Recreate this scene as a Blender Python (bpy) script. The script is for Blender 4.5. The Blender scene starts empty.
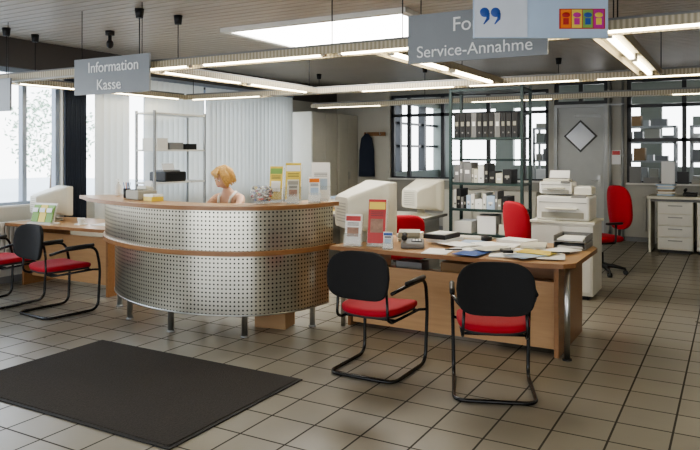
import bpy, bmesh, math, random
from mathutils import Vector, Matrix, noise
random.seed(4)
PI=math.pi
scene=bpy.context.scene

# ------------------------------------------------------------------ materials
def mat(name,col,rough=0.5,metal=0.0,var=0.06,scale=8.0,emit=None,estr=0,trans=0,bump=0.0,alpha=1,spec=0.5,coat=0):
    m=bpy.data.materials.new(name); m.use_nodes=True
    nt=m.node_tree; N=nt.nodes; L=nt.links
    b=N['Principled BSDF']
    b.inputs['Roughness'].default_value=rough
    b.inputs['Metallic'].default_value=metal
    b.inputs['Specular IOR Level'].default_value=spec
    b.inputs['Coat Weight'].default_value=coat
    if trans: b.inputs['Transmission Weight'].default_value=trans
    tc=N.new('ShaderNodeTexCoord'); nz=N.new('ShaderNodeTexNoise')
    nz.inputs['Scale'].default_value=scale; nz.inputs['Detail'].default_value=4
    L.new(tc.outputs['Object'],nz.inputs['Vector'])
    mx=N.new('ShaderNodeMix'); mx.data_type='RGBA'
    c=Vector(col[:3])
    mx.inputs[6].default_value=(*(c*(1-var)),1); mx.inputs[7].default_value=(*[min(1,x*(1+var)) for x in c],1)
    L.new(nz.outputs['Fac'],mx.inputs[0]); L.new(mx.outputs[2],b.inputs['Base Color'])
    if bump:
        bp=N.new('ShaderNodeBump'); bp.inputs['Strength'].default_value=bump; bp.inputs['Distance'].default_value=0.01
        L.new(nz.outputs['Fac'],bp.inputs['Height']); L.new(bp.outputs[0],b.inputs['Normal'])
    if emit:
        b.inputs['Emission Color'].default_value=(*emit,1); b.inputs['Emission Strength'].default_value=estr
    return m

def wood(name,c1,c2,rough=0.35,sc=(1.2,14,14)):
    m=bpy.data.materials.new(name); m.use_nodes=True
    N=m.node_tree.nodes; L=m.node_tree.links; b=N['Principled BSDF']
    tc=N.new('ShaderNodeTexCoord'); mp=N.new('ShaderNodeMapping'); mp.inputs['Scale'].default_value=sc
    nz=N.new('ShaderNodeTexNoise'); nz.inputs['Scale'].default_value=3; nz.inputs['Detail'].default_value=6
    mx=N.new('ShaderNodeMix'); mx.data_type='RGBA'
    mx.inputs[6].default_value=(*c1,1); mx.inputs[7].default_value=(*c2,1)
    L.new(tc.outputs['Object'],mp.inputs[0]); L.new(mp.outputs[0],nz.inputs['Vector'])
    L.new(nz.outputs['Fac'],mx.inputs[0]); L.new(mx.outputs[2],b.inputs['Base Color'])
    b.inputs['Roughness'].default_value=rough
    return m

WOOD=wood('beech_wood',(0.38,0.22,0.105),(0.53,0.33,0.17))
WOODE=wood('beech_edge',(0.23,0.11,0.045),(0.33,0.17,0.075))
BLACK=mat('black_plastic',(0.012,0.012,0.013),0.45)
BFAB=mat('black_fabric',(0.009,0.009,0.010),0.85,scale=200,bump=.3)
RED=mat('red_fabric',(0.37,0.006,0.018),0.8,scale=150,bump=.3)
TUBEB=mat('black_tube_steel',(0.012,0.012,0.013),0.25,0.3)
CHROME=mat('brushed_steel',(0.55,0.56,0.55),0.28,1.0)
BEIGE=mat('beige_plastic',(0.60,0.58,0.49),0.45)
BEIGED=mat('beige_plastic_dark',(0.34,0.33,0.28),0.5)
WHITEP=mat('white_plastic',(0.70,0.69,0.65),0.4)
GREYP=mat('grey_plastic',(0.20,0.20,0.20),0.5)
PAPER=mat('paper',(0.82,0.82,0.81),0.7,var=.03)
GLASSD=mat('screen_glass',(0.02,0.025,0.03),0.1)
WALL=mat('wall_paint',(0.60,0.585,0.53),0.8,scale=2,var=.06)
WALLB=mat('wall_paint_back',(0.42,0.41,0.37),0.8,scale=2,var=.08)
DFRAME=mat('dark_window_frame',(0.02,0.022,0.025),0.4)
LFRAME=mat('light_window_frame',(0.30,0.35,0.43),0.4)
DOORM=mat('door_paint',(0.48,0.495,0.49),0.5)
GREENM=mat('green_metal',(0.02,0.045,0.042),0.45)
GREYM=mat('grey_metal',(0.34,0.35,0.35),0.4,.3)
CABM=mat('cabinet_cream',(0.68,0.66,0.58),0.5)
SLAT=mat('ceiling_slat',(0.45,0.405,0.35),0.45,var=.1,scale=1.5)
DARK=mat('dark_void',(0.015,0.013,0.012),0.9)
YEL=mat('yellow_print',(0.75,0.58,0.10),0.4)
GRN=mat('green_print',(0.22,0.38,0.10),0.5)
BLU=mat('blue_print',(0.03,0.09,0.35),0.4)
REDP=mat('red_print',(0.45,0.03,0.03),0.4)
MAG=mat('magenta_print',(0.5,0.03,0.3),0.5)
ORA=mat('orange_print',(0.8,0.22,0.03),0.5)
LBLUE=mat('pale_blue_print',(0.42,0.53,0.68),0.5,scale=2,var=.3)
SIGN=mat('sign_panel_grey',(0.25,0.27,0.29),0.4,.0)
SIGND=mat('sign_text_white',(0.9,0.91,0.91),0.5)
SIGNK=mat('sign_text_black',(0.02,0.02,0.03),0.5)
SKYL=mat('skylight_panel',(0.9,0.9,0.88),0.5,emit=(1,0.98,0.94),estr=12)
TUBEON=mat('fluorescent_tube',(1,1,0.9),0.5,emit=(1,0.88,0.62),estr=14)
REFL=mat('lamp_reflector',(0.58,0.54,0.43),0.5)
SKIN=mat('skin',(0.60,0.37,0.26),0.5)
HAIR=mat('blond_hair',(0.62,0.40,0.15),0.5,var=.4,scale=60)
TOPC=mat('white_cotton',(0.75,0.73,0.70),0.8)
JEANS=mat('dark_trousers',(0.03,0.04,0.07),0.8)
CARD=mat('cardboard',(0.30,0.19,0.10),0.8)
LEAF=mat('leaf_green',(0.34,0.44,0.33),0.7,var=.3,scale=3)
PLANT=mat('houseplant_green',(0.06,0.14,0.04),0.6,var=.4,scale=3)
BARK=mat('bark',(0.16,0.12,0.09),0.9)
CURT=mat('dark_blue_curtain',(0.035,0.045,0.07),0.9)

def blind_mat():
    m=bpy.data.materials.new('blind_fabric'); m.use_nodes=True
    N=m.node_tree.nodes; L=m.node_tree.links; out=N['Material Output']; b=N['Principled BSDF']
    nz=N.new('ShaderNodeTexNoise'); nz.inputs['Scale'].default_value=120
    cr=N.new('ShaderNodeMix'); cr.data_type='RGBA'; cr.inputs[6].default_value=(.68,.69,.66,1); cr.inputs[7].default_value=(.80,.80,.76,1)
    L.new(nz.outputs['Fac'],cr.inputs[0]); L.new(cr.outputs[2],b.inputs['Base Color'])
    b.inputs['Roughness'].default_value=.8
    t=N.new('ShaderNodeBsdfTranslucent'); t.inputs[0].default_value=(.74,.77,.75,1)
    mx=N.new('ShaderNodeMixShader'); mx.inputs[0].default_value=.22
    L.new(b.outputs[0],mx.inputs[1]); L.new(t.outputs[0],mx.inputs[2]); L.new(mx.outputs[0],out.inputs[0])
    return m
BLIND=blind_mat()

def glass_mat():
    m=bpy.data.materials.new('clear_acrylic'); m.use_nodes=True
    N=m.node_tree.nodes; L=m.node_tree.links; out=N['Material Output']; b=N['Principled BSDF']
    b.inputs['Base Color'].default_value=(.8,.85,.85,1); b.inputs['Roughness'].default_value=.08
    t=N.new('ShaderNodeBsdfTransparent'); mx=N.new('ShaderNodeMixShader'); mx.inputs[0].default_value=.2
    L.new(t.outputs[0],mx.inputs[1]); L.new(b.outputs[0],mx.inputs[2]); L.new(mx.outputs[0],out.inputs[0])
    return m
ACRYL=glass_mat()

def perf_mat():
    m=bpy.data.materials.new('perforated_steel'); m.use_nodes=True
    N=m.node_tree.nodes; L=m.node_tree.links; b=N['Principled BSDF']
    uv=N.new('ShaderNodeUVMap'); uv.uv_map='UVMap'
    sc=N.new('ShaderNodeVectorMath'); sc.operation='SCALE'; sc.inputs[3].default_value=1/0.036
    fr=N.new('ShaderNodeVectorMath'); fr.operation='FRACTION'
    sb=N.new('ShaderNodeVectorMath'); sb.operation='SUBTRACT'; sb.inputs[1].default_value=(.5,.5,0)
    ln=N.new('ShaderNodeVectorMath'); ln.operation='LENGTH'
    lt=N.new('ShaderNodeMath'); lt.operation='LESS_THAN'; lt.inputs[1].default_value=.23
    L.new(uv.outputs[0],sc.inputs[0]); L.new(sc.outputs[0],fr.inputs[0]); L.new(fr.outputs[0],sb.inputs[0]); L.new(sb.outputs[0],ln.inputs[0]); L.new(ln.outputs['Value'],lt.inputs[0])
    nz=N.new('ShaderNodeTexNoise'); nz.inputs['Scale'].default_value=6
    c=N.new('ShaderNodeMix'); c.data_type='RGBA'; c.inputs[6].default_value=(.52,.50,.43,1); c.inputs[7].default_value=(.66,.64,.56,1)
    L.new(nz.outputs['Fac'],c.inputs[0])
    mx=N.new('ShaderNodeMix'); mx.data_type='RGBA'; mx.inputs[7].default_value=(.02,.018,.014,1)
    L.new(lt.outputs[0],mx.inputs[0]); L.new(c.outputs[2],mx.inputs[6]); L.new(mx.outputs[2],b.inputs['Base Color'])
    mm=N.new('ShaderNodeMath'); mm.operation='SUBTRACT'; mm.inputs[0].default_value=1; L.new(lt.outputs[0],mm.inputs[1])
    m2=N.new('ShaderNodeMath'); m2.operation='MULTIPLY'; m2.inputs[1].default_value=.93; L.new(mm.outputs[0],m2.inputs[0]); L.new(m2.outputs[0],b.inputs['Metallic'])
    b.inputs['Roughness'].default_value=.29
    return m
PERF=perf_mat()

def tile_mat():
    m=bpy.data.materials.new('floor_tiles'); m.use_nodes=True
    N=m.node_tree.nodes; L=m.node_tree.links; b=N['Principled BSDF']
    tc=N.new('ShaderNodeTexCoord'); br=N.new('ShaderNodeTexBrick')
    br.offset=0; br.squash=1
    br.inputs['Scale'].default_value=1; br.inputs['Brick Width'].default_value=.30; br.inputs['Row Height'].default_value=.30
    br.inputs['Mortar Size'].default_value=.006; br.inputs['Mortar Smooth'].default_value=.1
    br.inputs['Color1'].default_value=(.235,.215,.175,1); br.inputs['Color2'].default_value=(.265,.243,.20,1); br.inputs['Mortar'].default_value=(.04,.035,.029,1)
    L.new(tc.outputs['Object'],br.inputs['Vector'])
    nz=N.new('ShaderNodeTexNoise'); nz.inputs['Scale'].default_value=2.5; nz.inputs['Detail'].default_value=8
    L.new(tc.outputs['Object'],nz.inputs['Vector'])
    mr=N.new('ShaderNodeMapRange'); mr.inputs[3].default_value=.8; mr.inputs[4].default_value=1.2; L.new(nz.outputs['Fac'],mr.inputs[0])
    mx=N.new('ShaderNodeVectorMath'); mx.operation='SCALE'; L.new(br.outputs['Color'],mx.inputs[0]); L.new(mr.outputs[0],mx.inputs[3])
    L.new(mx.outputs[0],b.inputs['Base Color'])
    rr=N.new('ShaderNodeMapRange'); rr.inputs[3].default_value=.24; rr.inputs[4].default_value=.8; L.new(br.outputs['Fac'],rr.inputs[0])
    ra=N.new('ShaderNodeMath'); ra.operation='MULTIPLY_ADD'; ra.inputs[1].default_value=.12; L.new(nz.outputs['Fac'],ra.inputs[0]); L.new(rr.outputs[0],ra.inputs[2]); L.new(ra.outputs[0],b.inputs['Roughness'])
    bp=N.new('ShaderNodeBump'); bp.inputs['Strength'].default_value=.3; bp.inputs['Distance'].default_value=-.003; L.new(br.outputs['Fac'],bp.inputs['Height']); L.new(bp.outputs[0],b.inputs['Normal'])
    return m
TILE=tile_mat()

def stripe_mat(name,c1,c2,period,rough=.5):
    m=bpy.data.materials.new(name); m.use_nodes=True
    N=m.node_tree.nodes; L=m.node_tree.links; b=N['Principled BSDF']
    tc=N.new('ShaderNodeTexCoord'); sx=N.new('ShaderNodeSeparateXYZ'); L.new(tc.outputs['Object'],sx.inputs[0])
    ad=N.new('ShaderNodeMath'); ad.operation='ADD'; L.new(sx.outputs[0],ad.inputs[0]); L.new(sx.outputs[1],ad.inputs[1])
    mu=N.new('ShaderNodeMath'); mu.operation='MULTIPLY'; mu.inputs[1].default_value=2*PI/period; L.new(ad.outputs[0],mu.inputs[0])
    sn=N.new('ShaderNodeMath'); sn.operation='SINE'; L.new(mu.outputs[0],sn.inputs[0])
    mr=N.new('ShaderNodeMapRange'); mr.inputs[1].default_value=-1; mr.inputs[2].default_value=1; L.new(sn.outputs[0],mr.inputs[0])
    mx=N.new('ShaderNodeMix'); mx.data_type='RGBA'; mx.inputs[6].default_value=(*c1,1); mx.inputs[7].default_value=(*c2,1)
    L.new(mr.outputs[0],mx.inputs[0]); L.new(mx.outputs[2],b.inputs['Base Color']); b.inputs['Roughness'].default_value=rough
    return m
LOUV=stripe_mat('lamp_louvre',(0.52,0.46,0.34),(0.30,0.26,0.18),.035)
MATM=mat('mat_pile',(0.040,0.034,0.029),0.95,scale=90,var=.5,bump=.6)
MATE=mat('mat_rubber_edge',(0.012,0.011,0.010),0.7)

# ------------------------------------------------------------------ builder
class B:
    def __init__(s,name):
        s.name=name; s.bm=bmesh.new(); s.uv=s.bm.loops.layers.uv.new('UVMap'); s.mats=[]
    def mi(s,m):
        if m not in s.mats: s.mats.append(m)
        return s.mats.index(m)
    def merge(s,t,m,M=None,smooth=False):
        i=s.mi(m)
        for f in t.faces:
            f.material_index=i; f.smooth=smooth
        if M is not None: bmesh.ops.transform(t,matrix=M,verts=t.verts)
        bmesh.ops.recalc_face_normals(t,faces=t.faces)
        me=bpy.data.meshes.new('tmp'); t.to_mesh(me); t.free(); s.bm.from_mesh(me); bpy.data.meshes.remove(me)
    def box(s,c,d,m,rz=0,rx=0,ry=0,bev=0,seg=2):
        t=bmesh.new(); bmesh.ops.create_cube(t,size=1)
        bmesh.ops.transform(t,matrix=Matrix.Diagonal((d[0],d[1],d[2],1)),verts=t.verts)
        if bev: bmesh.ops.bevel(t,geom=list(t.edges),offset=bev,segments=seg,affect='EDGES',profile=.5)
        M=Matrix.Translation(c)@Matrix.Rotation(rz,4,'Z')@Matrix.Rotation(ry,4,'Y')@Matrix.Rotation(rx,4,'X')
        s.merge(t,m,M)
    def b2(s,a,b,m,bev=0):
        s.box([(a[i]+b[i])/2 for i in range(3)],[abs(b[i]-a[i]) for i in range(3)],m,bev=bev)
    def tube(s,pts,r,m,seg=10,closed=False):
        pts=[Vector(p) for p in pts]; n=len(pts)
        rs=r if isinstance(r,(list,tuple)) else [r]*n
        t=bmesh.new(); rings=[]; ref=None
        for i,p in enumerate(pts):
            if closed: d=(pts[(i+1)%n]-pts[i-1])
            else: d=(pts[min(i+1,n-1)]-pts[max(i-1,0)])
            d.normalize()
            if ref is None:
                ref=Vector((0,0,1)) if abs(d.z)<.9 else Vector((1,0,0))
            ref=(ref-d*ref.dot(d)); 
            if ref.length<1e-5: ref=d.orthogonal()
            ref.normalize(); bi=d.cross(ref)
            rings.append([t.verts.new(p+(ref*math.cos(a)+bi*math.sin(a))*rs[i]) for a in [2*PI*k/seg for k in range(seg)]])
        rng=range(n if closed else n-1)
        for i in rng:
            A=rings[i];C=rings[(i+1)%n]
            for k in range(seg): t.faces.new((A[k],A[(k+1)%seg],C[(k+1)%seg],C[k]))
        if not closed:
            t.faces.new(list(reversed(rings[0]))); t.faces.new(rings[-1])
        s.merge(t,m,None,True)
    def cyl(s,p0,p1,r0,m,r1=None,seg=20):
        r1=r0 if r1 is None else r1
        t=bmesh.new(); d=Vector(p1)-Vector(p0)
        bmesh.ops.create_cone(t,cap_ends=True,segments=seg,radius1=r0,radius2=max(r1,1e-4),depth=d.length)
        M=Matrix.Translation((Vector(p0)+Vector(p1))/2)@d.to_track_quat('Z','Y').to_matrix().to_4x4()
        i=s.mi(m)
        for f in t.faces: f.material_index=i; f.smooth=len(f.verts)==4
        bmesh.ops.transform(t,matrix=M,verts=t.verts)
        me=bpy.data.meshes.new('tmp'); t.to_mesh(me); t.free(); s.bm.from_mesh(me); bpy.data.meshes.remove(me)
    def sup(s,c,a,e1,e2,m,fn=None,rz=0,rx=0,nu=40,nv=20):
        """superellipsoid; thickness axis is z; fn deforms local points"""
        def p(v,e): return math.copysign(abs(v)**e,v)
        t=bmesh.new(); rings=[]
        for j in range(1,nv):
            et=-PI/2+PI*j/nv; ring=[]
            for i in range(nu):
                om=2*PI*i/nu
                ring.append([a[0]*p(math.cos(et),e1)*p(math.cos(om),e2),a[1]*p(math.cos(et),e1)*p(math.sin(om),e2),a[2]*p(math.sin(et),e1)])
            rings.append(ring)
        bot=[0,0,-a[2]];top=[0,0,a[2]]
        F=(lambda q:fn(*q)) if fn else (lambda q:q)
        R=[[t.verts.new(F(q)) for q in r] for r in rings]; vb=t.verts.new(F(bot)); vt=t.verts.new(F(top))
        for j in range(len(R)-1):
            for i in range(nu): t.faces.new((R[j][i],R[j][(i+1)%nu],R[j+1][(i+1)%nu],R[j+1][i]))
        for i in range(nu):
            t.faces.new((vb,R[0][(i+1)%nu],R[0][i])); t.faces.new((vt,R[-1][i],R[-1][(i+1)%nu]))
        s.merge(t,m,Matrix.Translation(c)@Matrix.Rotation(rz,4,'Z')@Matrix.Rotation(rx,4,'X'),True)
    def loft(s,rings,m,M=None,smooth=False,caps=True):
        t=bmesh.new(); R=[[t.verts.new(p) for p in r] for r in rings]; n=len(R[0])
        for j in range(len(R)-1):
            for i in range(n): t.faces.new((R[j][i],R[j][(i+1)%n],R[j+1][(i+1)%n],R[j+1][i]))
        if caps: t.faces.new(list(reversed(R[0]))); t.faces.new(R[-1])
        s.merge(t,m,M,smooth)
    def lathe(s,c,prof,m,seg=24):
        rings=[[(c[0]+r*math.cos(2*PI*k/seg),c[1]+r*math.sin(2*PI*k/seg),c[2]+z) for k in range(seg)] for r,z in prof]
        s.loft(rings,m,None,True)
    def text(s,txt,size,m,M,ext=.002):
        cu=bpy.data.curves.new('t','FONT'); cu.body=txt; cu.size=size; cu.extrude=ext; cu.align_x='LEFT'
        ob=bpy.data.objects.new('t',cu); scene.collection.objects.link(ob)
        bpy.context.view_layer.update()
        dg=bpy.context.evaluated_depsgraph_get(); me=bpy.data.meshes.new_from_object(ob.evaluated_get(dg))
        t=bmesh.new(); t.from_mesh(me); s.merge(t,m,M); bpy.data.objects.remove(ob); bpy.data.meshes.remove(me)
    def poly(s,pts,z0,z1,m,me=None):
        t=bmesh.new(); lo=[t.verts.new((p[0],p[1],z0)) for p in pts]; hi=[t.verts.new((p[0],p[1],z1)) for p in pts]; n=len(pts)
        i0=s.mi(m); i1=s.mi(me or m)
        a=t.faces.new(hi); a.material_index=i0; c=t.faces.new(list(reversed(lo))); c.material_index=i0
        for i in range(n):
            f=t.faces.new((lo[i],lo[(i+1)%n],hi[(i+1)%n],hi[i])); f.material_index=i1
        bmesh.ops.recalc_face_normals(t,faces=t.faces)
        me_=bpy.data.meshes.new('tmp'); t.to_mesh(me_); t.free(); s.bm.from_mesh(me_); bpy.data.meshes.remove(me_)
    def strip(s,curve,z0,z1,m,smooth=True):
        i=s.mi(m); L=0; lo=[s.bm.verts.new((p[0],p[1],z0)) for p in curve]; hi=[s.bm.verts.new((p[0],p[1],z1)) for p in curve]
        for k in range(len(curve)-1):
            a,b=curve[k],curve[k+1]; d=math.dist(a,b)
            f=s.bm.faces.new([lo[k],lo[k+1],hi[k+1],hi[k]]); f.material_index=i; f.smooth=smooth
            for l,uvv in zip(f.loops,[(L,z0),(L+d,z0),(L+d,z1),(L,z1)]): l[s.uv].uv=uvv
            L+=d
    def done(s,loc=(0,0,0),rz=0,parent=None):
        me=bpy.data.meshes.new(s.name); s.bm.to_mesh(me); s.bm.free()
        for m in s.mats: me.materials.append(m)
        ob=bpy.data.objects.new(s.name,me); ob.location=loc; ob.rotation_euler=(0,0,rz)
        scene.collection.objects.link(ob)
        if parent: ob.parent=parent
        return ob

def fillet(pts,r,n=5):
    pts=[Vector(p) for p in pts]; out=[pts[0]]
    for i in range(1,len(pts)-1):
        a,b,c=pts[i-1],pts[i],pts[i+1]; d1=(a-b); d2=(c-b); rr=min(r,d1.length*.48,d2.length*.48)
        p=b+d1.normalized()*rr; q=b+d2.normalized()*rr
        for k in range(n+1):
            t=k/n; out.append(p*(1-t)**2+b*2*t*(1-t)+q*t*t)
    out.append(pts[-1]); return out
def rr(w,h,r,n=4):
    o=[]
    for cx,cy,a0 in ((w/2-r,h/2-r,0),(-w/2+r,h/2-r,PI/2),(-w/2+r,-h/2+r,PI),(w/2-r,-h/2+r,1.5*PI)):
        for k in range(n+1): a=a0+PI/2*k/n; o.append((cx+r*math.cos(a),cy+r*math.sin(a)))
    return o

# ------------------------------------------------------------------ room shell
CZ=2.95
UL,UR,VF,VB=-7.6,3.6,-3.0,12.85
b=B('floor'); b.b2((UL-.2,VF-.2,-.1),(UR+.2,19,0),TILE); b.done()
b=B('ceiling')
b.b2((UL-.2,VF-.2,CZ+.03),(UR+.2,VB+.2,CZ+.15),DARK)
v=VF
while v<VB-.05:
    b.b2((UL,v,CZ),(UR,v+.105,CZ+.02),SLAT); v+=.125
b.done()
b=B('skylight')
b.b2((-4.9,5.95,CZ-.03),(-2.8,7.5,CZ-.004),SKYL)
for a,c in (((-4.98,5.87,CZ-.05),(-2.72,5.95,CZ-.003)),((-4.98,7.5,CZ-.05),(-2.72,7.58,CZ-.003)),((-4.98,5.95,CZ-.05),(-4.9,7.5,CZ-.003)),((-2.8,5.95,CZ-.05),(-2.72,7.5,CZ-.003))):
    b.b2(a,c,WHITEP)
b.done()

# left wall with windows
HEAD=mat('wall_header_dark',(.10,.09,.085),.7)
b=B('wall_left')
b.b2((UL-.2,VF,0),(UL,VB+.2,.9),WALL)
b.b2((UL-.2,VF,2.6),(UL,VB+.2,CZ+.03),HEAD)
for v0,v1 in ((VF,-1.0),(1.6,2.0),(5.85,6.2),(10.9,VB+.2)): b.b2((UL-.2,v0,.9),(UL,v1,2.6),WALL)
b.done()
n=1
for v0,v1,mul in ((-1.0,1.6,(0.3,)),(2.0,5.85,(3.3,4.6,5.35)),(6.2,10.9,(7.4,8.6,9.8))):
    b=B('window_%d'%n); n+=1
    for z in (.9,2.54): b.b2((UL-.14,v0,z),(UL-.06,v1,z+.06),LFRAME)
    for v in (v0+.03,v1-.03)+mul: b.b2((UL-.14,v-.03,.96),(UL-.06,v+.03,2.54),LFRAME)
    b.b2((UL-.06,v0,.9),(UL+.03,v1,.925),WHITEP)
    b.done()
# folded curtain in front of the pillar
b=B('curtain')
lo=[];t=bmesh.new();hi=[]
for k in range(61):
    v=5.82+.34*k/60; x=-7.53+.022*math.sin(k*.95)
    lo.append(t.verts.new((x,v,.6))); hi.append(t.verts.new((x,v,2.6)))
for k in range(60): t.faces.new((lo[k],lo[k+1],hi[k+1],hi[k]))
b.merge(t,CURT,None,True); b.done()
# back wall
b=B('wall_back')
b.b2((UL,VB,0),(-6.3,VB+.2,CZ+.03),WALL)
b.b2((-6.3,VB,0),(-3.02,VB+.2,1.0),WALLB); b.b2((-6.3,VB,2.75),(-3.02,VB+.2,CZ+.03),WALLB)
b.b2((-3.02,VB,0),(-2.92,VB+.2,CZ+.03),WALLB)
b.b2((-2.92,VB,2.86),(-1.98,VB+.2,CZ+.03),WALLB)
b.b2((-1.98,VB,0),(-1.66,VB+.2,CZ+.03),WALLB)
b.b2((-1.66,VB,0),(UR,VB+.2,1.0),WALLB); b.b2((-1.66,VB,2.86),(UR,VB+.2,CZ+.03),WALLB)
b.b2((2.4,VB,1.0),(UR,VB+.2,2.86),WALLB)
b.done()
for (u0,u1,z0,z1,mul,hz) in ((-6.3,-3.02,1.0,2.75,(-5.9,-5.15,-4.2,-3.5),(2.3,)),(-1.66,2.4,1.0,2.86,(-.75,-.1,.9),(1.75,2.35)),(-2.92,-1.98,2.44,2.86,(-2.45,),())):
    b=B('window_%d'%n); n+=1
    for z in (z0,z1-.06)+hz: b.b2((u0,VB+.05,z),(u1,VB+.13,z+.06),DFRAME)
    for u in (u0+.03,u1-.03)+mul: b.b2((u-.035,VB+.05,z0+.06),(u+.035,VB+.13,z1-.06),DFRAME)
    if z0<2: b.b2((u0,VB-.12,z0),(u1,VB+.05,z0+.03),WHITEP)
    b.done()
# door with diamond pane
b=B('door_1')
b.b2((-2.86,VB+.04,.01),(-2.04,VB+.09,2.38),DOORM,bev=.004)
for a,c in (((-2.92,VB+.0,0),(-2.86,VB+.14,2.44)),((-2.04,VB,0),(-1.98,VB+.14,2.44)),((-2.86,VB,2.38),(-2.04,VB+.14,2.44))): b.b2(a,c,GREYM)
b.box((-2.45,VB+.035,1.86),(.42,.02,.42),DFRAME,ry=PI/4)
b.box((-2.45,VB+.025,1.86),(.36,.02,.36),mat('pane_painted_light',(.75,.78,.85),.15),ry=PI/4)  # opaque pane coloured whitish to imitate workshop light and reflection
b.cyl((-2.13,VB+.04,1.05),(-2.13,VB-.03,1.05),.012,CHROME); b.cyl((-2.13,VB-.03,1.05),(-2.25,VB-.03,1.05),.01,CHROME)
b.b2((-2.155,VB+.03,.95),(-2.105,VB+.042,1.15),CHROME)
b.b2((-2.55,VB+.03,2.2),(-2.10,VB+.04,2.26),GREYM)
b.done()
# wall fittings
b=B('wall_pipe')
for u in (-1.93,-1.72): b.cyl((u,VB-.035,.0),(u,VB-.035,CZ-.01),.022,GREYM)
for z in (.6,1.5,2.4): b.b2((-1.96,VB-.06,z),(-1.69,VB-.001,z+.03),GREYM)
b.done()
b=B('notice_board'); b.b2((-1.90,VB-.075,1.35),(-1.75,VB-.062,1.6),PAPER); b.b2((-1.89,VB-.08,1.52),(-1.76,VB-.074,1.59),REDP); b.done()
b=B('light_switch'); b.b2((-2.985,VB-.015,1.08),(-2.945,VB-.001,1.16),WHITEP); b.b2((-2.975,VB-.02,1.1),(-2.955,VB-.014,1.14),PAPER); b.done()
b=B('wall_radiator')
for k in range(26): b.box((-1.35+k*.06,VB-.09,.5),(.045,.06,.6),WALLB,bev=.01)
b.b2((-1.38,VB-.1,.22),(.2,VB-.06,.26),WALLB); b.b2((-1.38,VB-.1,.74),(.2,VB-.06,.78),WALLB)
for u in (-1.2,0): b.b2((u,VB-.1,0),(u+.03,VB-.07,.22),WALLB)
b.done()
b=B('wall_right_unseen'); b.b2((UR,VF,0),(UR+.2,VB+.2,CZ+.03),WALL); b.done()  # unseen wall, built to limit the front fill
b=B('wall_front_unseen')  # unseen wall behind the camera, added to cut down front fill
b.b2((UL-.2,VF-.2,0),(UR+.2,VF,.3),WALL); b.b2((UL-.2,VF-.2,2.6),(UR+.2,VF,CZ+.03),WALL)
for u0,u1 in ((UL-.2,-6.9),(-3.35,-3.15),(0.25,.45),(3.4,UR+.2)): b.b2((u0,VF-.2,.3),(u1,VF,2.6),WALL)
b.done()
b=B('baseboard_back')
b.b2((UL,VB-.012,0),(-2.92,VB,.08),GREYP); b.b2((-1.98,VB-.012,0),(UR,VB,.08),GREYP); b.done()
b=B('baseboard_left'); b.b2((UL,VF,0),(UL+.015,VB-.02,.08),GREYP); b.done()

# workshop beyond the back windows
WS=mat('workshop_wall',(.26,.28,.25),.8)
b=B('wall_workshop')
b.b2((UL-.2,18.8,0),(6.2,19,1.2),WS)
b.b2((UL-.2,18.8,2.8),(6.2,19,3.4),WS)
for u in [UL-.2+1.9*i for i in range(8)]: b.b2((u,18.8,1.2),(u+.5,19,2.8),WS)
b.b2((UL-.2,VB+.2,0),(UL,19,1.05),WS); b.b2((UL-.2,VB+.2,2.85),(UL,19,3.4),WS)
for v in (VB+.2,14.4,16.1,17.7): b.b2((UL-.2,v,1.05),(UL,v+.12,2.85),DFRAME)
for z in (1.7,2.3): b.b2((UL-.14,VB+.3,z),(UL-.06,18.8,z+.06),DFRAME)
b.b2((6,VB+.2,0),(6.2,19,3.4),WS)
b.b2((UL-.2,VB+.2,3.4),(6.2,19,3.5),WS)
b.b2((UR+.2,VB+.2,-.1),(6.2,19,0),WS)
b.done()
random.seed(11)
b=B('workshop_shelving')
for k in range(4):
    u=-4.0+k*1.6
    for du in (0,1.3):
        for dv in (0,.5): b.b2((u+du,15.5+dv,0),(u+du+.05,15.55+dv,2.1),GREYM)
    for z in (.3,.9,1.35,1.75,2.08):
        b.b2((u,15.5,z),(u+1.35,16.05,z+.04),GREYM)
        x=u+.05
        while x<u+1.1:
            w=random.uniform(.1,.3); h=random.uniform(.1,.3)
            b.b2((x,15.6,z+.04),(x+w,15.9,z+.04+h),random.choice([WHITEP,BEIGED,GREYP,CARD,GREYM,GREYP,WS])); x+=w+.05
b.done()

# outdoors
b=B('ground_outside'); b.b2((-40,-12,-.25),(UL-.25,30,-.12),mat('paving',(.6,.6,.58),.9)); b.done()
for (x,y,h,s) in ((-19,9.2,3.2,1.3),(-24,18,3.8,1.8),(-16,27,3.4,1.6)):
    b=B('tree')
    b.tube([(x,y,-.12),(x+.05,y,1),(x,y+.1,h*.7)],[.14,.11,.07],BARK)
    t=bmesh.new()
    for k in range(1100):
        p=Vector((random.gauss(0,1),random.gauss(0,1),random.gauss(0,1))).normalized()*random.uniform(.5,1)*s
        c=Vector((x,y,h*.62))+Vector((p.x,p.y,p.z*1.0))
        q=Matrix.Rotation(random.uniform(0,6.28),3,Vector((random.random()-.5,random.random()-.5,random.random()-.5)).normalized())
        vs=[t.verts.new(c+q@Vector(w)) for w in ((-.1,0,0),(0,-.05,0),(.1,0,0),(0,.05,0))]; t.faces.new(vs)
    b.merge(t,LEAF); b.done()

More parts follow.
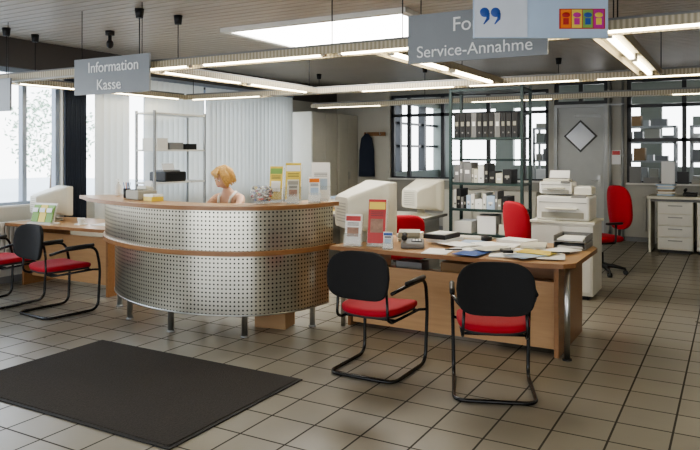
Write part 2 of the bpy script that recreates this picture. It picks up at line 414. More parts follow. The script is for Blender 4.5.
# ------------------------------------------------------------------ blinds
b=B('vertical_blinds')
b.b2((-7.5,6.24,2.62),(-7.42,10.9,2.67),LFRAME)
v=6.32
while v<10.85:
    if not (6.85<v<7.15 or 8.35<v<8.5):
        a=math.radians(38+8*math.sin(v*5))
        c=Vector((-7.46,v,0)); t=bmesh.new(); seg=6; lo=[];hi=[]
        for k in range(seg+1):
            q=(k/seg-.5)*.12; bow=.008*(1-(2*k/seg-1)**2)
            x=q*math.sin(a)+bow*math.cos(a); y=q*math.cos(a)-bow*math.sin(a)
            lo.append(t.verts.new((c.x+x,c.y+y,.62))); hi.append(t.verts.new((c.x+x,c.y+y,2.62)))
        for k in range(seg): t.faces.new((lo[k],lo[k+1],hi[k+1],hi[k]))
        b.merge(t,BLIND,None,True)
    v+=.11
b.done()
# radiator
b=B('radiator')
for k in range(34): b.box((-7.5,3.55+k*.06,.47),(.07,.045,.55),WHITEP,bev=.01)
for z in (.25,.70): b.b2((-7.53,3.5,z),(-7.47,5.6,z+.04),WHITEP)
for v in (3.7,5.4): b.b2((-7.52,v,0),(-7.48,v+.03,.22),WHITEP)
b.done()

# ------------------------------------------------------------------ pendant light grid
b=B('pendant_light_grid')
ZB=2.35
def beam(p,q,lit,rods=None):
    p=Vector(p);q=Vector(q);ax=(q-p).normalized(); Lg=(q-p).length; horiz=abs(ax.x)>.5
    c=(p+q)/2
    def bx(off,w,h,z,l,m,cc=None):
        cc=cc or c
        d=(l,w,h) if horiz else (w,l,h)
        o=(cc.x,cc.y+off,z) if horiz else (cc.x+off,cc.y,z)
        b.box(o,d,m)
    bx(0,.09,.03,ZB+.072,Lg,GREYP)
    bx(0,.20,.012,ZB+.05,Lg,REFL)
    bx(.105,.010,.062,ZB+.028,Lg,LOUV); bx(-.105,.010,.062,ZB+.028,Lg,LOUV)
    n=max(1,int(Lg/1.3)); st=Lg/n
    for i in range(n):
        m=p+ax*(st*(i+.5))
        bx(0,.032,.03,ZB+.012,st*.86,TUBEON if lit(i) else WHITEP,m)
        for s_ in (-.43,.43):
            e=m+ax*(st*s_*1.03)
            bx(0,.05,.05,ZB+.02,.03,WHITEP,e)
    rr_=rods if rods is not None else [x*Lg/4 for x in range(5)]
    for x in rr_:
        e=p+ax*min(max(x,.1),Lg-.1)
        b.cyl((e.x,e.y,ZB+.09),(e.x,e.y,CZ-.002),.005,BLACK,seg=6)
        b.cyl((e.x,e.y,CZ-.09),(e.x,e.y,CZ-.002),.035,BLACK,.045,seg=12)
UB=(-7.15,-4.9,-2.4,-.75); V0,V1=4.7,7.70
for u in UB: beam((u,V0+.13,0),(u,V1-.13,0),lambda i:True,[.3])
beam((-7.15,V0,0),(1.5,V0,0),lambda i:i not in (0,))
beam((-7.15,V1,0),(1.5,V1,0),lambda i:i not in (1,))
b.done()
b=B('extra_linear_light')  # unseen overhead fixture, added to give front fill light
beam((-6.5,0.6,0),(3,0.6,0),lambda i:True); b.done()
b=B('extra_linear_light')
beam((-6.5,10.2,0),(2,10.2,0),lambda i:i%2==0); b.done()
for (u,v) in ((-3.55,4.0),(-6.2,5.4),(-.2,6.3)):
    b=B('ceiling_spotlight'); b.cyl((u,v,CZ-.05),(u,v,CZ-.001),.05,BLACK); b.cyl((u,v,CZ-.13),(u,v,CZ-.05),.02,BLACK); b.sup((u,v,CZ-.15),(.04,.04,.05),1,1,BLACK); b.done()

# ------------------------------------------------------------------ signs
def sign(name,w,h,th=.02,base=SIGN):
    b=B(name); b.box((0,0,0),(w,th,h),base,bev=.003)
    return b
TX=Matrix.Rotation(PI/2,4,'X')
def sign_text(b,txt,size,x,z,m,y=-.013): b.text(txt,size,m,Matrix.Translation((x,y,z))@TX)
def rods(b,w,h,ztop): 
    for x in (-w*.4,w*.4): b.cyl((x,0,h/2),(x,0,ztop),.004,BLACK,seg=6)
b=sign('hanging_sign',1.02,.35)
sign_text(b,'Information',.145,-.31,.035,SIGND); sign_text(b,'Kasse',.145,-.19,-.135,SIGND)
rods(b,1.02,.35,CZ-2.30-.002); b.done((-5.15,4.50,2.30))
b=sign('hanging_sign',1.0,.35)
sign_text(b,'Formulare',.14,-.16,.035,SIGND); sign_text(b,'Service-Annahme',.118,-.43,-.135,SIGND)
rods(b,1.0,.35,CZ-2.38-.002); b.done((-1.56,4.50,2.38))
b=sign('hanging_sign',.5,.35)
rods(b,.5,.35,CZ-2.18-.002); b.done((-6.92,4.50,2.18))
b=sign('hanging_banner',.74,.55,base=LBLUE)
b.box((-.22,-.0125,-.02),(.29,.004,.5),mat('banner_white',(.62,.67,.75),.5)); 
for x in (-.31,-.25):
    b.sup((x,-.016,-.135),(.026,.005,.026),1,1,BLU); b.tube([(x+.018,-.016,-.14),(x+.018,-.016,-.17),(x-.005,-.016,-.20)],[.011,.009,.003],BLU,seg=6)
b.box((.225,-.0125,-.17),(.25,.004,.11),REDP)
for i,m in enumerate((ORA,YEL,GRN,MAG)):
    x=.135+i*.06
    b.box((x,-.015,-.17),(.055,.004,.10),m)
    b.sup((x,-.019,-.15),(.022,.003,.014),1,1,[REDP,MAG,BLU,YEL][i]); b.box((x,-.018,-.185),(.03,.003,.035),[REDP,MAG,BLU,YEL][i])
rods(b,.74,.55,CZ-2.47-.002)
b.done((-.93,3.77,2.47),rz=math.radians(29.5))

# ------------------------------------------------------------------ mat
b=B('door_mat')
M_=[(-0.33,4.68),(-2.04,5.65),(-2.71,4.57),(-1.0,3.60)]
def c2w(X,Z): return (0.8704*X-0.4924*Z,0.4924*X+0.8704*Z)
w=[c2w(*q) for q in M_]
uu=sorted(q[0] for q in w); vv=sorted(q[1] for q in w)
u0,u1,v0,v1=(uu[0]+uu[1])/2,(uu[2]+uu[3])/2+.03,(vv[0]+vv[1])/2,(vv[2]+vv[3])/2
b.box(((u0+u1)/2,(v0+v1)/2,.004),(u1-u0,v1-v0,.008),MATE,bev=.003)
b.box(((u0+u1)/2,(v0+v1)/2,.009),(u1-u0-.05,v1-v0-.05,.008),MATM,bev=.003)
b.done()

# ------------------------------------------------------------------ visitor chairs
def visitor_chair(u,v,rz):
    b=B('visitor_chair'); R=.0125
    path=[(.215,-.24,.60),(.265,-.12,.635),(.268,.22,.64),(.262,.27,.42),(.255,.25,.014),(.255,-.29,.014)]
    left=[(-x,y,z) for x,y,z in path]; pts=left+list(reversed(path))
    b.tube(fillet(pts,.09,6),R,TUBEB)
    for s in (-1,1):
        b.tube([(s*.262,.262,.405),(s*.215,.22,.405),(s*.20,-.2,.395)],.010,TUBEB,seg=8)
        b.tube(fillet([(s*.266,-.10,.650),(s*.268,.05,.655),(s*.268,.19,.655)],.05),.018,BLACK)
        b.tube(fillet([(s*.2,-.2,.395),(s*.2,-.265,.42),(s*.19,-.265,.62)],.06),.010,TUBEB,seg=8)
    b.tube([(-.21,.2,.405),(.21,.2,.405)],.009,TUBEB,seg=8)
    b.tube([(-.2,-.15,.398),(.2,-.15,.398)],.009,TUBEB,seg=8)
    def seat(x,y,z): return (x*(1-.06*(y<0)*abs(y)/.23),y,z+.02*(x/.23)**2-.03*max(0,(y-.12)/.12)**2*.5)
    b.sup((0,.0,.445),(.238,.235,.038),.55,.42,RED,seat)
    b.sup((0,.0,.415),(.225,.225,.014),.4,.42,BLACK,seat)
    def back(x,y,z):
        k=1-.16*max(0,y/.165)**2-.05*max(0,-y/.165)
        return (x*k,y,z+.05*(x/.23)**2)
    b.sup((0,-.275,.715),(.242,.168,.026),.5,.52,BFAB,back,rx=PI/2-.1)
    return b.done((u,v,0),rz)
visitor_chair(-2.25,4.41,math.radians(0))
visitor_chair(-1.40,4.40,math.radians(21))
visitor_chair(-5.78,4.42,math.radians(-6))
visitor_chair(-6.62,4.42,math.radians(3))

# ------------------------------------------------------------------ office chairs
def office_chair(u,v,rz,seatz=.46,backtop=1.0,cm=RED,arms=True):
    b=B('office_chair')
    for k in range(5):
        a=2*PI*k/5+.3; c,s=math.cos(a),math.sin(a)
        b.tube([(0,0,.11),(c*.15,s*.15,.105),(c*.29,s*.29,.075)],[.03,.024,.016],BLACK,seg=8)
        b.cyl((c*.29-s*.022,s*.29+c*.022,.03),(c*.29+s*.022,s*.29-c*.022,.03),.03,BLACK,seg=14)
        b.cyl((c*.29,s*.29,.03),(c*.29,s*.29,.075),.01,BLACK,seg=8)
    b.cyl((0,0,.08),(0,0,.28),.028,BLACK); b.cyl((0,0,.28),(0,0,seatz-.05),.016,CHROME)
    b.box((0,0,seatz-.055),(.2,.26,.04),BLACK,bev=.01)
    b.sup((0,.02,seatz),(.24,.24,.045),.55,.5,cm)
    zc=(seatz+.1+backtop)/2; hh=(backtop-seatz-.1)/2
    b.sup((0,-.24,zc),(.22,hh,.035),.5,.6,cm,lambda x,y,z:(x*(1-.1*(y/hh)**2),y,z+.05*(x/.22)**2),rx=PI/2-.1)
    b.sup((0,-.268,zc),(.19,hh*.9,.018),.5,.6,BLACK,lambda x,y,z:(x,y,z+.05*(x/.22)**2),rx=PI/2-.1)
    b.tube(fillet([(0,-.1,seatz-.05),(0,-.28,seatz-.05),(0,-.29,zc)],.06),.018,BLACK)
    if arms:
        for s in (-1,1):
            b.tube(fillet([(s*.1,0,seatz-.05),(s*.27,0,seatz-.04),(s*.27,0,seatz+.2)],.05),.013,BLACK)
            b.box((s*.27,.02,seatz+.21),(.05,.24,.03),BLACK,bev=.012)
    return b.done((u,v,0),rz)
office_chair(-1.50,9.25,math.radians(138),backtop=1.14,cm=RED)
office_chair(-2.16,6.80,math.radians(140),backtop=1.06)
office_chair(-3.15,6.75,math.radians(200),backtop=.86)
office_chair(-4.62,5.80,math.radians(180),seatz=.50,backtop=.98,cm=BFAB,arms=False)

# ------------------------------------------------------------------ reception counter
def catmull(P,n=10):
    P=[Vector((p[0],p[1])) for p in P]; Q=[P[0]*2-P[1]]+P+[P[-1]*2-P[-2]]; out=[]
    for i in range(1,len(Q)-2):
        for k in range(n):
            t=k/n; a,b_,c,d=Q[i-1],Q[i],Q[i+1],Q[i+2]
            out.append(.5*((2*b_)+(c-a)*t+(2*a-5*b_+4*c-d)*t*t+(-a+3*b_-3*c+d)*t**3))
    out.append(P[-1]); return out
CP=[(-3.20,5.34),(-3.27,4.90),(-3.53,4.53),(-4.0,4.34),(-4.5,4.33),(-5.0,4.47),(-5.42,4.72),(-5.72,5.02)]
CC=catmull(CP)
def off(C,d):
    out=[]
    for i,p in enumerate(C):
        t=(C[min(i+1,len(C)-1)]-C[max(i-1,0)]).normalized(); nrm=Vector((t.y,-t.x))
        if nrm.dot(p-Vector((-4.4,5.6)))<0: nrm=-nrm
        dd=d(i/(len(C)-1)) if callable(d) else d
        out.append(p+nrm*dd)
    return out
b=B('reception_counter')
outer=off(CC,lambda t:.07+.26*max(0,(t-.62)/.38)**1.5); inner=off(CC,lambda t:-.28)
b.poly([tuple(p) for p in outer]+[tuple(p) for p in reversed(inner)],1.085,1.12,WOOD,WOODE)
up=off(CC,lambda t:.07*max(0,(t-.7)/.3)); b.strip([tuple(p) for p in up],.74,1.085,PERF)
b.strip([tuple(p) for p in off(CC,-.02)],.74,1.085,GREYM)
lo=off(CC,-.05); b.strip([tuple(p) for p in lo],.19,.70,PERF)
b.strip([tuple(p) for p in off(CC,-.07)],.19,.70,WOOD)
d=off(CC,lambda t:.035+.05*max(0,(t-.7)/.3)); b.poly([tuple(p) for p in d],.70,.74,WOOD,WOODE)
b.tube([(p.x,p.y,.19) for p in lo],.008,CHROME,seg=6)
for k in (4,21,36,50,63):
    p=off(CC,-.095)[k]
    b.cyl((p.x,p.y,.012),(p.x,p.y,.70),.026,CHROME); b.cyl((p.x,p.y,0),(p.x,p.y,.014),.036,GREYM)
for k in (4,20,35,50,66):
    p=off(CC,-.15)[k]; b.cyl((p.x,p.y,.74),(p.x,p.y,1.085),.016,CHROME)
b.done()
b=B('cardboard_box'); b.box((0,0,.10),(.30,.22,.20),CARD,bev=.004); b.box((0,0,.202),(.03,.22,.002),BEIGED); b.done((-3.62,5.02,0),.2)

# ------------------------------------------------------------------ desks
b=B('service_desk')
fr=[(-3.12,5.15),(-1.27,5.10),(-1.10,5.14),(-1.03,5.24),(-1.03,6.15),(-1.07,6.25),(-1.17,6.3),(-3.12,6.3)]
b.poly(fr,.705,.74,WOOD,WOODE)
b.b2((-3.0,5.36,.04),(-1.2,5.385,.56),WOOD)
b.b2((-3.0,5.385,.50),(-1.2,5.68,.52),WOOD)
b.b2((-1.2,5.28,.0),(-1.165,6.2,.705),WOODE)
b.b2((-3.06,5.37,.0),(-3.03,6.2,.705),WOODE)
b.cyl((-1.10,5.27,.01),(-1.10,5.27,.705),.022,CHROME); b.cyl((-1.10,5.27,0),(-1.10,5.27,.012),.035,BLACK)
b.cyl((-3.07,5.30,0.01),(-3.07,5.30,.705),.022,CHROME)
b.b2((-1.75,5.7,.05),(-1.25,6.2,.64),WOODE)
for z in (.24,.44): b.b2((-1.74,6.2,z-.08),(-1.26,6.215,z+.08),WOOD)
b.done()
b=B('archive_boxes')
b.box((-2.05,5.55,.572),(.3,.16,.1),CARD); b.box((-1.75,5.55,.557),(.2,.16,.07),WOOD); b.box((-2.5,5.55,.562),(.25,.16,.08),GREYP); b.done()
b=B('side_desk')
b.poly([(-7.45,4.95),(-5.80,5.02),(-5.80,5.85),(-7.45,5.80)],.705,.74,WOOD,WOODE)
b.b2((-7.3,5.2,.10),(-5.95,5.225,.62),WOOD)
b.b2((-7.35,5.1,0),(-7.32,5.75,.705),WOODE); b.b2((-5.92,5.1,0),(-5.89,5.8,.705),WOODE)
b.done()
b=B('back_desk')
b.poly([(-5.1,7.85),(-3.38,7.85),(-3.38,8.65),(-5.1,8.65)],.705,.74,BEIGE,GREYP)
for u in (-5.0,-3.48):
    b.b2((u-.02,7.95,.03),(u+.02,8.55,.705),GREYM)
    b.b2((u-.03,7.9,0),(u+.03,8.6,.03),GREYM)
b.b2((-4.98,8.5,.2),(-3.5,8.52,.6),BEIGE)
b.done()

# ------------------------------------------------------------------ CRT monitors
def crt(u,v,z,rz,w=.42,scale=1.0):
    b=B('crt_monitor'); h=w*.88
    def ring(W,H,y,zc,r): return [(x,y,zc+q) for x,q in rr(W,H,r)]
    z0=.06+h/2
    b.loft([ring(w,h,.19,z0,.02),ring(w+.005,h+.005,.17,z0,.02),ring(w,h,.12,z0,.02),ring(w*.9,h*.9,.06,z0-.0,.03),ring(w*.84,h*.82,-.02,z0-.01,.04),ring(w*.66,h*.66,-.17,z0-.03,.04),ring(w*.6,h*.58,-.21,z0-.035,.04)],BEIGE,smooth=False)
    b.loft([ring(w*.82,h*.78,.191,z0+.01,.015),ring(w*.80,h*.76,.1935,z0+.01,.015)],GLASSD)
    for k in range(7): b.box((0,-.213,z0+.04-k*.025),(w*.4,.004,.008),BEIGED)
    for k in range(6):
        for s in (-1,1): b.box((s*w*.415,.03,z0+.06-k*.028),(.004,.10,.008),BEIGED)
    b.lathe((0,0,0),[(.13,0),(.135,.012),(.11,.02),(.05,.03),(.05,.07)],BEIGE)
    ob=b.done((u,v,z),rz); ob.scale=(scale,)*3; return ob
crt(-3.05,5.66,.741,math.radians(-38),w=.50,scale=1.10)
crt(-3.58,8.22,.741,math.radians(-20),w=.44,scale=1.04)
crt(-7.22,5.40,.741,math.radians(-20),w=.40)

def brochure_holder(u,v,z,rz,cover,w=.12,h=.26,extra=None):
    b=B('brochure_holder')
    b.box((0,.03,h*.5),(w+.01,.004,h),ACRYL,rx=-.18); b.box((0,-.035,h*.22),(w+.01,.004,h*.4),ACRYL,rx=-.18)
    b.box((0,0,.003),(w+.01,.11,.005),ACRYL)
    b.box((0,.005,h*.55),(w,.03,h*.98),PAPER,rx=-.18)
    q=Matrix.Rotation(-.18,4,'X')
    def face(x,zz,ww,hh,m,d=-.017):
        p=Vector((0,.005,h*.55))+(q.to_3x3()@Vector((x,d,zz)))
        b.box(p,(ww,.003,hh),m,rx=-.18)
    face(0,0,w*.98,h*.96,cover[0]); face(0,h*.34,w*.9,h*.16,cover[1],-.019); face(0,-h*.1,w*.7,h*.3,cover[2],-.019)
    for k in range(3): face(0,h*(.2-.04*k),w*.7,.004,SIGNK,-.019)
    return b.done((u,v,z),rz)
LZ=1.121
SKN=mat('photo_print',(.30,.18,.13),.5,var=.6,scale=30)
brochure_holder(-2.73,5.31,.741,math.radians(14),(REDP,YEL,SKN),w=.16,h=.40)
brochure_holder(-2.93,5.24,.741,math.radians(12),(PAPER,REDP,SKN),w=.15,h=.27)
brochure_holder(-2.58,5.22,.741,math.radians(20),(PAPER,BLU,LBLUE),w=.08,h=.14)
brochure_holder(-3.42,5.02,LZ,math.radians(28),(YEL,PAPER,YEL),w=.14,h=.34)
brochure_holder(-3.57,4.97,LZ,math.radians(20),(YEL,GRN,PAPER),w=.12,h=.31)
brochure_holder(-3.27,5.24,LZ,math.radians(30),(PAPER,PAPER,LBLUE),w=.17,h=.34)
brochure_holder(-3.34,4.90,LZ,math.radians(32),(BEIGE,BEIGED,SKN),w=.10,h=.20)
brochure_holder(-3.23,5.07,LZ,math.radians(35),(PAPER,ORA,LBLUE),w=.10,h=.22)
b=B('candy_bowl')
b.lathe((0,0,0),[(.05,0),(.055,.005),(.05,.012),(.085,.04),(.105,.085),(.10,.125),(.075,.155),(.07,.157),(.07,.153),(.095,.123),(.1,.085),(.08,.043),(.03,.018)],ACRYL)
for k in range(150):
    a=random.uniform(0,6.28); z=random.uniform(.03,.145); R_=math.sqrt(max(0,.0087-(z-.09)**2))*random.uniform(.65,.95)
    b.sup((R_*math.cos(a),R_*math.sin(a),z),(.013,.013,.010),1,1,random.choice([REDP,YEL,PAPER,PAPER,BARK,GREYP,BLU,REDP,DARK,DARK]),nu=8,nv=6)
b.done((-3.56,4.74,LZ))
b=B('card_terminal')
b.box((0,0,.045),(.24,.2,.09),BEIGED,bev=.012); b.box((0,.04,.105),(.18,.08,.04),BEIGE,bev=.01,rx=-.2)
for i in range(4):
    for j in range(3): b.box((-.06+i*.04,-.03-j*.022,.092),(.025,.014,.006),GREYP)
b.box((0,.07,.14),(.12,.003,.07),PAPER,rx=-.2); b.done((-4.90,4.64,LZ),math.radians(-15))
b=B('receipt_stack'); b.box((0,0,.02),(.16,.12,.04),YEL,bev=.002); b.box((0,0,.05),(.15,.11,.02),PAPER,rz=.1); b.done((-4.66,4.56,LZ),-.3)
b=B('soap_dispenser')
b.lathe((0,0,0),[(.03,0),(.032,.01),(.032,.10),(.012,.12),(.012,.14)],WHITEP); b.tube([(0,0,.14),(0,0,.165),(-.03,0,.165)],.005,WHITEP); b.done((-5.56,4.95,LZ))
b=B('pen_cup'); b.lathe((0,0,0),[(.035,0),(.037,.09),(.033,.09),(.03,.01)],BLACK)
for k in range(5): b.cyl((.008*k-.016,.005*(k%2),.012),(.02*k-.04,.015*(k%3)-.01,.15),.004,random.choice([BLU,REDP,YEL,BLACK]),seg=6)
b.done((-5.2,4.74,LZ))

# left side-desk items
b=B('leaflet_display')
b.box((0,.02,.12),(.34,.012,.24),WHITEP,rx=-.3)
for i in range(3): b.box((-.11+.11*i,-.0,.12),(.10,.01,.2),[GRN,YEL,GRN][i],rx=-.3); b.box((-.11+.11*i,-.012,.16),(.08,.004,.05),PAPER,rx=-.3)
b.box((0,0,.01),(.36,.14,.02),WHITEP); b.done((-6.95,5.09,.741),.1)
b=B('coffee_cup')
b.lathe((0,0,0),[(.07,0),(.075,.01),(.03,.006),(.03,.012),(.042,.06),(.045,.075),(.041,.075),(.03,.02)],WHITEP)
b.tube([(.04,0,.065),(.065,0,.06),(.062,0,.035),(.036,0,.03)],.005,WHITEP,seg=6); b.done((-6.50,5.25,.741))
b=B('paper_stack'); 
for i,(x,y,r) in enumerate(((0,0,.1),(.3,.05,-.2),(.18,.2,.5))): b.box((x,y,.004+.008*i),(.21,.297,.007),PAPER,rz=r)
b.done((-6.25,5.4,.741))

# service desk items
b=B('loose_papers')
random.seed(21)
for i,(x,y,r,h,m) in enumerate(((-2.15,5.28,.15,.006,PAPER),(-1.95,5.52,-.3,.015,PAPER),(-1.62,5.36,.25,.006,PAPER),(-1.50,5.60,.6,.012,PAPER),(-2.05,5.85,.1,.015,LBLUE),(-1.72,5.75,.05,.02,PAPER),(-2.65,5.85,.3,.02,BEIGE),(-1.25,5.40,.2,.004,PAPER),(-1.85,5.27,-.1,.004,BLU),(-2.75,6.05,.2,.03,PAPER),(-1.25,5.72,-.4,.008,PAPER),(-1.7,6.05,1.3,.03,PAPER),(-1.42,5.32,-.5,.004,LBLUE),(-2.3,5.82,-.2,.03,PAPER),(-1.5,5.85,.2,.02,BEIGE),(-1.85,5.72,.8,.01,PAPER),(-2.1,5.62,1.1,.006,PAPER),(-1.38,5.48,1.4,.004,YEL),(-1.75,5.5,-.6,.006,BEIGE))):
    b.box((x,y,.741+h/2+.0015*i),(.21,.297,h),m,rz=r)
for (x,y,r) in ((-2.0,5.25,.5),(-1.6,5.5,1.9),(-1.2,5.5,.2)): 
    b.cyl((x-.07*math.cos(r),y-.07*math.sin(r),.775),(x+.07*math.cos(r),y+.07*math.sin(r),.775),.005,BLACK,seg=8)
# tape roll, calculator, clip folder and a bound catalogue lying among the papers
b.lathe((-1.95,5.95,.772),[(.03,0),(.05,0),(.05,.035),(.03,.035),(.03,0)],BLACK)
b.box((-1.58,5.32,.785),(.08,.14,.02),BLACK,rz=.5,bev=.004); b.box((-1.58,5.32,.797),(.06,.10,.004),GREYP,rz=.5)
b.box((-2.32,5.80,.812),(.22,.30,.04),BLACK,rz=-.1,bev=.003); b.box((-2.32,5.80,.835),(.18,.25,.004),WHITEP,rz=-.1)
b.box((-2.68,5.88,.80),(.2,.28,.05),BEIGED,rz=.4,bev=.003)
b.done()
b=B('telephone')
b.box((0,0,.033),(.2,.22,.05),GREYP,bev=.012,rx=.06); b.box((.035,-.02,.062),(.09,.11,.004),BLACK,rx=.06)
b.tube([(-.07,-.1,.093),(-.07,-.07,.083),(-.07,.06,.093),(-.07,.1,.098)],[.024,.014,.014,.024],BLACK)
for i in range(3):
    for j in range(4): b.box((.01+i*.026,-.06+j*.026,.067),(.018,.016,.006),PAPER)
b.done((-2.44,5.42,.741),.4)
b=B('computer_keyboard')
b.box((0,0,.012),(.44,.16,.02),BEIGE,bev=.005)
for i in range(14):
    for j in range(5): b.box((-.19+i*.029,-.055+j*.027,.026),(.024,.022,.008),WHITEP)
b.done((-2.2,6.18,.741),0)
b=B('letter_tray')
for k in range(2):
    z=.005+k*.06; b.box((0,0,z),(.26,.34,.006),GREYP)
    for s in (-1,1): b.box((s*.128,0,z+.025),(.006,.34,.05),GREYP)
    b.box((0,.168,z+.025),(.26,.005,.05),GREYP); b.box((0,0,z+.015),(.21,.297,.015),PAPER)
b.done((-1.22,6.10,.742),.0)
# back desk items
for (x,y,nn) in ((-4.1,8.15,7),(-4.6,8.1,5),(-4.9,8.35,9)):
    b=B('folder_pile')
    for i in range(nn): b.box((random.uniform(-.01,.01),random.uniform(-.01,.01),.012+i*.022),(.24,.31,.02),random.choice([PAPER,BEIGE,LBLUE,CARD,WHITEP,YEL]),rz=random.uniform(-.15,.15))
    b.done((x,y,.741))

# ------------------------------------------------------------------ printer cabinet + printers
b=B('printer_cabinet')
b.b2((-1.95,7.5,.04),(-1.30,8.05,.80),WHITEP,bev=.006)
b.b2((-1.97,7.48,.80),(-1.28,8.07,.825),CABM,bev=.004)
b.b2((-1.93,7.488,.08),(-1.64,7.5,.77),WHITEP,bev=.003); b.b2((-1.61,7.488,.08),(-1.32,7.5,.77),WHITEP,bev=.003)
b.b2((-1.9,7.52,0),(-1.35,8.03,.04),BLACK)
for u in (-1.67,-1.58): b.cyl((u,7.475,.4),(u,7.475,.5),.006,CHROME)
b.done()
def printer(u,v,z,w,d,h,rz,name='laser_printer',tray=True):
    b=B(name)
    b.box((0,0,h*.5),(w,d,h),WHITEP,bev=.02,seg=3)
    b.box((0,-d*.5-.004,h*.22),(w*.8,.012,h*.25),BEIGED,bev=.003)
    b.box((0,-d*.5-.05,h*.5),(w*.6,.12,.012),BEIGE,bev=.004)
    if tray:
        b.box((0,-.03,h+.012),(w*.8,d*.6,.03),BEIGE,bev=.01); b.box((0,.02,h+.03),(w*.55,d*.35,.012),GREYP)
        b.box((0,d*.3,h+.07),(.22,.01,.10),PAPER,rx=-.3)
    b.box((w*.3,-d*.42,h+.0),(w*.28,.07,.02),GREYP,bev=.004,rx=.3)
    b.box((0,-d*.5-.004,h*.75),(w*.9,.006,.006),GREYP)
    return b.done((u,v,z),rz)
printer(-1.63,7.79,.826,.56,.44,.26,0,tray=False)
printer(-1.74,7.86,1.10,.36,.27,.14,0,'inkjet_printer')
b=B('paper_tray'); b.box((0,0,.04),(.19,.25,.08),CABM,bev=.008); b.box((0,0,.085),(.16,.21,.012),PAPER); b.done((-1.45,7.86,1.10))

# ------------------------------------------------------------------ bookshelf
b=B('shelving_unit')
u0,u1,v0,v1=-3.28,-2.3,8.45,8.88
for u in (u0,u1-.035):
    for v in (v0,v1-.035): b.b2((u,v,0),(u+.035,v+.035,2.42),GREENM)
ZS=(.10,.48,.80,1.14,1.73,2.36)
for z in ZS: b.b2((u0+.002,v0+.002,z),(u1-.002,v1-.002,z+.03),GREENM)
for z in (1.45,2.05):
    b.b2((u0+.002,v1-.02,z),(u1-.002,v1-.005,z+.03),GREENM)
    for u in (u0+.005,u1-.03): b.b2((u,v0+.03,z),(u+.02,v1-.03,z+.02),GREENM)
b.done()
random.seed(5)
def fill(name,zs,rng,cols,hr,wr,depth=.28,y0=8.5):
    b=B(name)
    for z in zs:
        x=rng[0]
        while x<rng[1]-wr[1]:
            w=random.uniform(*wr); h=random.uniform(*hr); m=random.choice(cols)
            b.box((x+w/2,y0+depth/2,z+h/2+.031),(w*.95,depth,h),m,bev=.002,seg=1)
            b.box((x+w/2,y0-.002,z+h*.65),(w*.5,.003,h*.18),BEIGED if m is BLACK else PAPER); b.cyl((x+w/2,y0-.003,z+.09),(x+w/2,y0+.001,z+.09),.012,GREYP,seg=10)
            x+=w
    return b.done()
fill('ring_binders',(1.73,),(u0+.05,u1-.05),[BLACK,BLACK,BLACK,GREYP],(.31,.32),(.07,.082))
fill('catalogues',(1.14,.80),(u0+.05,u1-.08),[BEIGE,PAPER,BEIGED,GREYP,GREYP,WHITEP,BLACK,BLACK,LBLUE],(.12,.28),(.03,.12))
b=B('paper_stacks')
for k in range(6):
    h=random.uniform(.08,.24); b.box((u0+.18+(k%3)*.3,8.66,(.10,.48)[k//3]+.031+h/2),(.24,.3,h),random.choice([PAPER,BEIGE,CARD,WHITEP]),rz=random.uniform(-.1,.1))
b.done()
# rack by the blinds
b=B('metal_rack')
a0,a1,c0,c1=-7.36,-6.98,6.85,7.9
for u in (a0,a1-.03):
    for v in (c0,c1-.03): b.b2((u,v,0),(u+.03,v+.03,2.15),GREYM)
for z in (.15,.6,1.12,1.58,2.1): b.b2((a0+.002,c0+.002,z),(a1-.002,c1-.002,z+.025),WHITEP)
b.done()
b=B('office_supplies')
for z in (.6,1.58):
    v=c0+.08
    while v<c1-.35:
        w=random.uniform(.18,.3); h=random.uniform(.05,.16)
        b.box((-7.17,v+w/2,z+.026+h/2),(.28,w*.9,h),random.choice([BEIGE,WHITEP,BLACK,GREYP])); v+=w+.02
b.done()
b=B('dot_matrix_printer'); b.box((0,0,.07),(.33,.42,.14),BLACK,bev=.02); b.box((-.02,0,.15),(.2,.34,.03),GREYP,bev=.01); b.box((.0,0,.2),(.01,.24,.12),PAPER,ry=-.3); b.done((-7.17,7.3,1.146))

# wardrobes in the corner
for k,(u,v,w,d,h) in enumerate(((-7.57,11.0,.5,.95,2.35),(-7.57,12.0,.5,.82,2.35))):
    b=B('storage_cabinet'); b.b2((u,v,0.05),(u+w,v+d,h),CABM,bev=.005); b.b2((u+.02,v+.02,0),(u+w-.02,v+d-.02,.05),GREYP)
    b.b2((u+w,v+.02,.08),(u+w+.015,v+d/2-.004,h-.03),CABM,bev=.003); b.b2((u+w,v+d/2+.004,.08),(u+w+.015,v+d-.02,h-.03),CABM,bev=.003)
    for s in (-.03,.03): b.cyl((u+w+.03,v+d/2+s,1.0),(u+w+.03,v+d/2+s,1.15),.006,CHROME,seg=8)
    b.done()
b=B('coat_hanging')
b.box((-6.65,VB-.03,1.95),(.5,.02,.08),WOODE)
for x in (-6.8,-6.5): b.tube([(x,VB-.04,1.95),(x,VB-.1,1.93),(x,VB-.11,1.98)],.008,CHROME,seg=6)
b.loft([[( -6.8+x*s,VB-.11+y*s*.9,z) for x,y in rr(.34,.13,.06)] for s,z in ((.2,1.96),(.75,1.86),(1,1.6),(1.05,1.2),(1.1,1.05))],mat('coat_blue',(.03,.04,.07),.9),smooth=True)
b.done()

